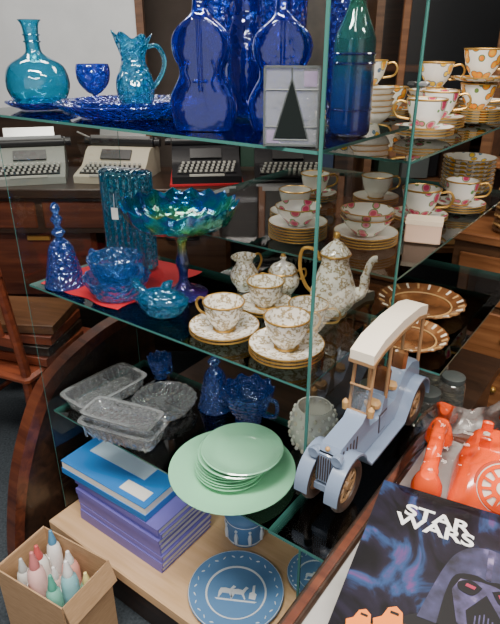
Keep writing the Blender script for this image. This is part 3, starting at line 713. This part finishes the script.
# ---------------- background ----------------
m=MB()
prof=[(p.x,p.y) for p in smooth([(-.20,0,0),(-.17,.2,0),(-.11,.42,0),(-.01,.61,0),(.09,.69,0),(.28,.75,0),(.5,.76,0)],6)]
inner=[(p.x,p.y) for p in smooth([(-.165,0,0),(-.135,.2,0),(-.075,.40,0),(.02,.58,0),(.115,.655,0),(.3,.715,0),(.5,.725,0)],6)]
m.prism(prof+inner[::-1],.045,redwood,TXm)
m.prism(inner+[(.5,0)],.022,darkwood,TXm)
m.done('curved_wooden_desk_panel',.955,0,.001)

def typewriter(x,y,z,rot,body=grey,s=1,red_=False):
    m=MB()
    m.prism([(-.16,0),(-.16,.03),(-.15,.036),(-.065,.058),(-.04,.075),(.0,.115),(.03,.128),(.13,.122),(.15,.1),(.15,0)],.30,body,TXm)
    m.box((0,-.1,.052),(.255,.09,.004),black,rx=.25)
    m.box((0,-.018,.102),(.14,.05,.012),black,rx=.75)
    m.T=Matrix.Translation((0,.075,.145))@Matrix.Rotation(pi/2,4,'Y'); m.lathe([(.0003,-.15),(.023,-.15),(.023,.15),(.0003,.15)],black,20)
    for s_ in(-1,1): m.lathe([(.0003,s_*.155),(.018,s_*.155),(.018,s_*.18),(.0003,s_*.18)],black,16)
    m.T=Matrix.Identity(4)
    m.box((0,.112,.145),(.31,.03,.03),steel,bev=.004); m.box((0,.05,.17),(.28,.003,.012),steel)
    m.box((0,.09,.185),(.22,.002,.05),steel,rx=-.4)
    m.tube([(-.16,.08,.16),(-.2,.04,.19)],.004,steel)
    for r in range(4):
        for i in range(11):
            m.lathe([(.0003,0),(.0065,0),(.0065,.008),(.0003,.009)],keym,10,c=(-.115+.0225*i+.005*r,-.135+.021*r,.046+.008*r))
    m.box((0,-.158,.036),(.15,.012,.008),keym)
    if red_: m.box((0,0,-.004),(.32,.34,.008),red)
    m.scale(s)
    return m.done('typewriter',loc=(x,y,z),rot=rot)
TZ=1.05
m=MB(); m.box((0,0,TZ-.02),(2.1,.5,.04),darkwood,bev=.004)
for sx in(-1,1):
    for sy in(-1,1): m.box((sx*1.0,sy*.2,(TZ-.04)/2),(.05,.05,TZ-.04),darkwood)
m.box((0,-.2,.93),(2.0,.03,.16),darkwood); m.box((0,.2,.5),(2.0,.02,.95),darkwood); m.box((0,0,.5),(2.0,.45,.03),darkwood)
for x in(-.66,-.33,.0,.33,.66): m.box((x,-.21,.93),(.3,.02,.12),redwood,bev=.005)
m.done('wooden_sideboard',loc=(-.75,2.62,0))
typewriter(-.99,2.6,TZ+.001,.25,body=grey); typewriter(-.6,2.62,TZ+.001,-.15,body=beige); typewriter(-.2,2.6,TZ+.009,.1,body=black,red_=True); typewriter(.17,2.62,TZ+.001,0,body=black)
m=MB(); m.box((0,0,.17),(.5,.3,.34),redwood,bev=.02); m.box((0,-.155,.3),(.1,.02,.02),gold); m.done('leather_suitcase',loc=(-.95,2.6,.516))
m=MB(); m.box((0,0,.17),(.42,.3,.34),brownwood,bev=.02); m.tube(smooth([(-.06,-.15,.3),(-.06,-.18,.3),(.06,-.18,.3),(.06,-.15,.3)],4),.008,black); m.done('leather_suitcase',loc=(-.3,2.6,.516))
def chair(x,y,rot,w):
    m=MB()
    for sx in(-1,1):
        m.tube([(sx*.2,-.2,0),(sx*.2,-.2,.45)],.02,w); m.tube([(sx*.19,.2,0),(sx*.2,.2,.5),(sx*.21,.26,.98)],.018,w)
        m.tube([(sx*.2,-.2,.2),(sx*.19,.2,.2)],.011,w)
    m.box((0,0,.46),(.45,.45,.035),w,bev=.012)
    m.box((0,.255,.94),(.46,.022,.1),w,rx=-.1,bev=.006); m.box((0,.215,.62),(.42,.02,.04),w,rx=-.1)
    for i in range(5): m.tube([(-.14+.07*i,.215,.62),(-.14+.07*i,.25,.9)],.009,w)
    m.tube([(-.2,-.2,.25),(.2,-.2,.25)],.011,w)
    m.done('wooden_chair',loc=(x,y,.001),rot=rot)
redw2=wood('bright_red_wood',(.1,.022,.012),(.24,.06,.025))
chair(-.95,2.08,2.75,redw2); chair(-1.42,2.05,2.2,redw2)
m=MB()
for i in range(4): m.box((0,0,.02+i*.042),(.34,.26,.038),[redw2,darkwood,redw2,brownwood][i],rz=.07*i,bev=.003)
m.done('album_stack',loc=(-.9,2.04,.481),rot=-.3)
m=MB()
for x in(-1.3,-.45,.45,1.3): m.box((x,0,1.1),(.04,.35,2.2),brownwood)
for z_ in(.1,.5,.9,1.25,2.19): m.box((0,0,z_),(2.6,.35,.03),brownwood)
m.box((0,.17,1.1),(2.6,.02,2.2),darkwood)
m.done('bookcase',loc=(1.1,3.35,.001))
def frame(x,z,w,h,c):
    m=MB(); m.box((0,0,h/2),(w-.05,.01,h-.05),c)
    for sx in(-1,1): m.box((sx*(w/2-.02),0,h/2),(.04,.03,h),orangewood,bev=.004)
    for zz in(.02,h-.02): m.box((0,0,zz),(w,.03,.04),orangewood,bev=.004)
    m.done('framed_picture',loc=(x,3.3,z))
dk=pm('dim_picture',(.02,.022,.025),.3); dk2=texmat('dim_painting','noise',6,[(.3,(.01,.012,.012)),(.6,(.05,.04,.03)),(.8,(.1,.085,.07))],.4)
frame(.3,1.27,.5,.6,dk2); frame(1.1,1.27,.62,.75,dk); frame(1.95,1.27,.6,.7,dk2)
random.seed(3)
m=MB()
pal=[darkwood,redwood,brownwood,black,dgrey,pm('dk_green',(.02,.05,.035),.5),pm('dk_blue',(.02,.035,.08),.5),tan]
for z_ in(.12,.52,.92):
    x=-1.24
    while x<1.2:
        w_=random.uniform(.04,.16); hh=random.uniform(.12,.25)
        if not any(abs(x+w_/2-q)<w_/2+.03 for q in(-.45,.45)): m.box((x+w_/2,-.04,z_+hh/2),(w_,random.uniform(.1,.2),hh),random.choice(pal),bev=.003)
        x+=w_+.008
m.done('book_collection',loc=(1.1,3.33,.001))
m=MB()
m.box((0,0,.43),(1.1,.42,.82),brownwood); m.box((0,0,.86),(1.16,.48,.04),orangewood,bev=.006)
for r in range(3):
    for c in range(2):
        m.box((-.27+.54*c,-.215,.18+.25*r),(.5,.02,.22),orangewood,bev=.006); m.ball((-.27+.54*c,-.235,.18+.25*r),.015,gold)
m.box((0,.2,1.6),(1.12,.02,1.45),darkwood)
for x in(-.55,0,.55): m.box((x,.12,1.6),(.05,.18,1.45),brownwood,bev=.005)
for z_ in(1.12,1.5,1.9,2.3): m.box((0,.12,z_),(1.14,.18,.03),orangewood,bev=.005)
m.done('hutch_dresser',-.32,1.85,.001)
m=MB()
for i in range(10):
    z_=i*.018; m.tube([(.2*math.cos(t),.1*math.sin(t),z_+.012+.003*math.sin(10*t+i*pi)) for t in [2*pi*q/40 for q in range(40)]],.0095,tan if i%2 else brownwood,6,closed=True)
m.lathe([(.0003,.0),(.09,0),(.09,.006),(.0003,.006)],tan,24)
m.done('wicker_basket',-.1,1.73,.885)

# ---------------- lights ----------------
def area(name,loc,sx,sy,pw,rot=(0,0,0),col=(1,1,1)):
    l=bpy.data.lights.new(name,'AREA'); l.shape='RECTANGLE'; l.size=sx; l.size_y=sy; l.energy=pw; l.color=col
    o=bpy.data.objects.new(name,l); scene.collection.objects.link(o); o.location=loc; o.rotation_euler=rot
area('ceiling_light',(-.3,.4,2.78),1.2,.2,76,col=(1,.94,.85))
area('ceiling_light',(.9,.1,2.78),1.2,.2,52,col=(1,.93,.83))
area('ceiling_light',(-.8,2.2,2.78),1.2,.25,26,col=(1,.93,.84))
area('ceiling_light',(1.1,2.1,2.78),1.2,.25,18,col=(1,.9,.78))
area('ceiling_light',(-.2,-1.6,2.78),2.4,.3,55,col=(1,.97,.94))
w=bpy.data.worlds.new('World'); scene.world=w; w.use_nodes=True; w.node_tree.nodes['Background'].inputs[0].default_value=(1,.98,.97,1); w.node_tree.nodes['Background'].inputs[1].default_value=.7

# ---------------- camera ----------------
cd=bpy.data.cameras.new('Camera'); cam=bpy.data.objects.new('Camera',cd); scene.collection.objects.link(cam)
cam.location=(0,0,H); cam.rotation_euler=(math.radians(90-25.3),0,0)
cd.sensor_fit='VERTICAL'; cd.sensor_height=24; cd.lens=565/624*24; cd.clip_start=.02
scene.camera=cam
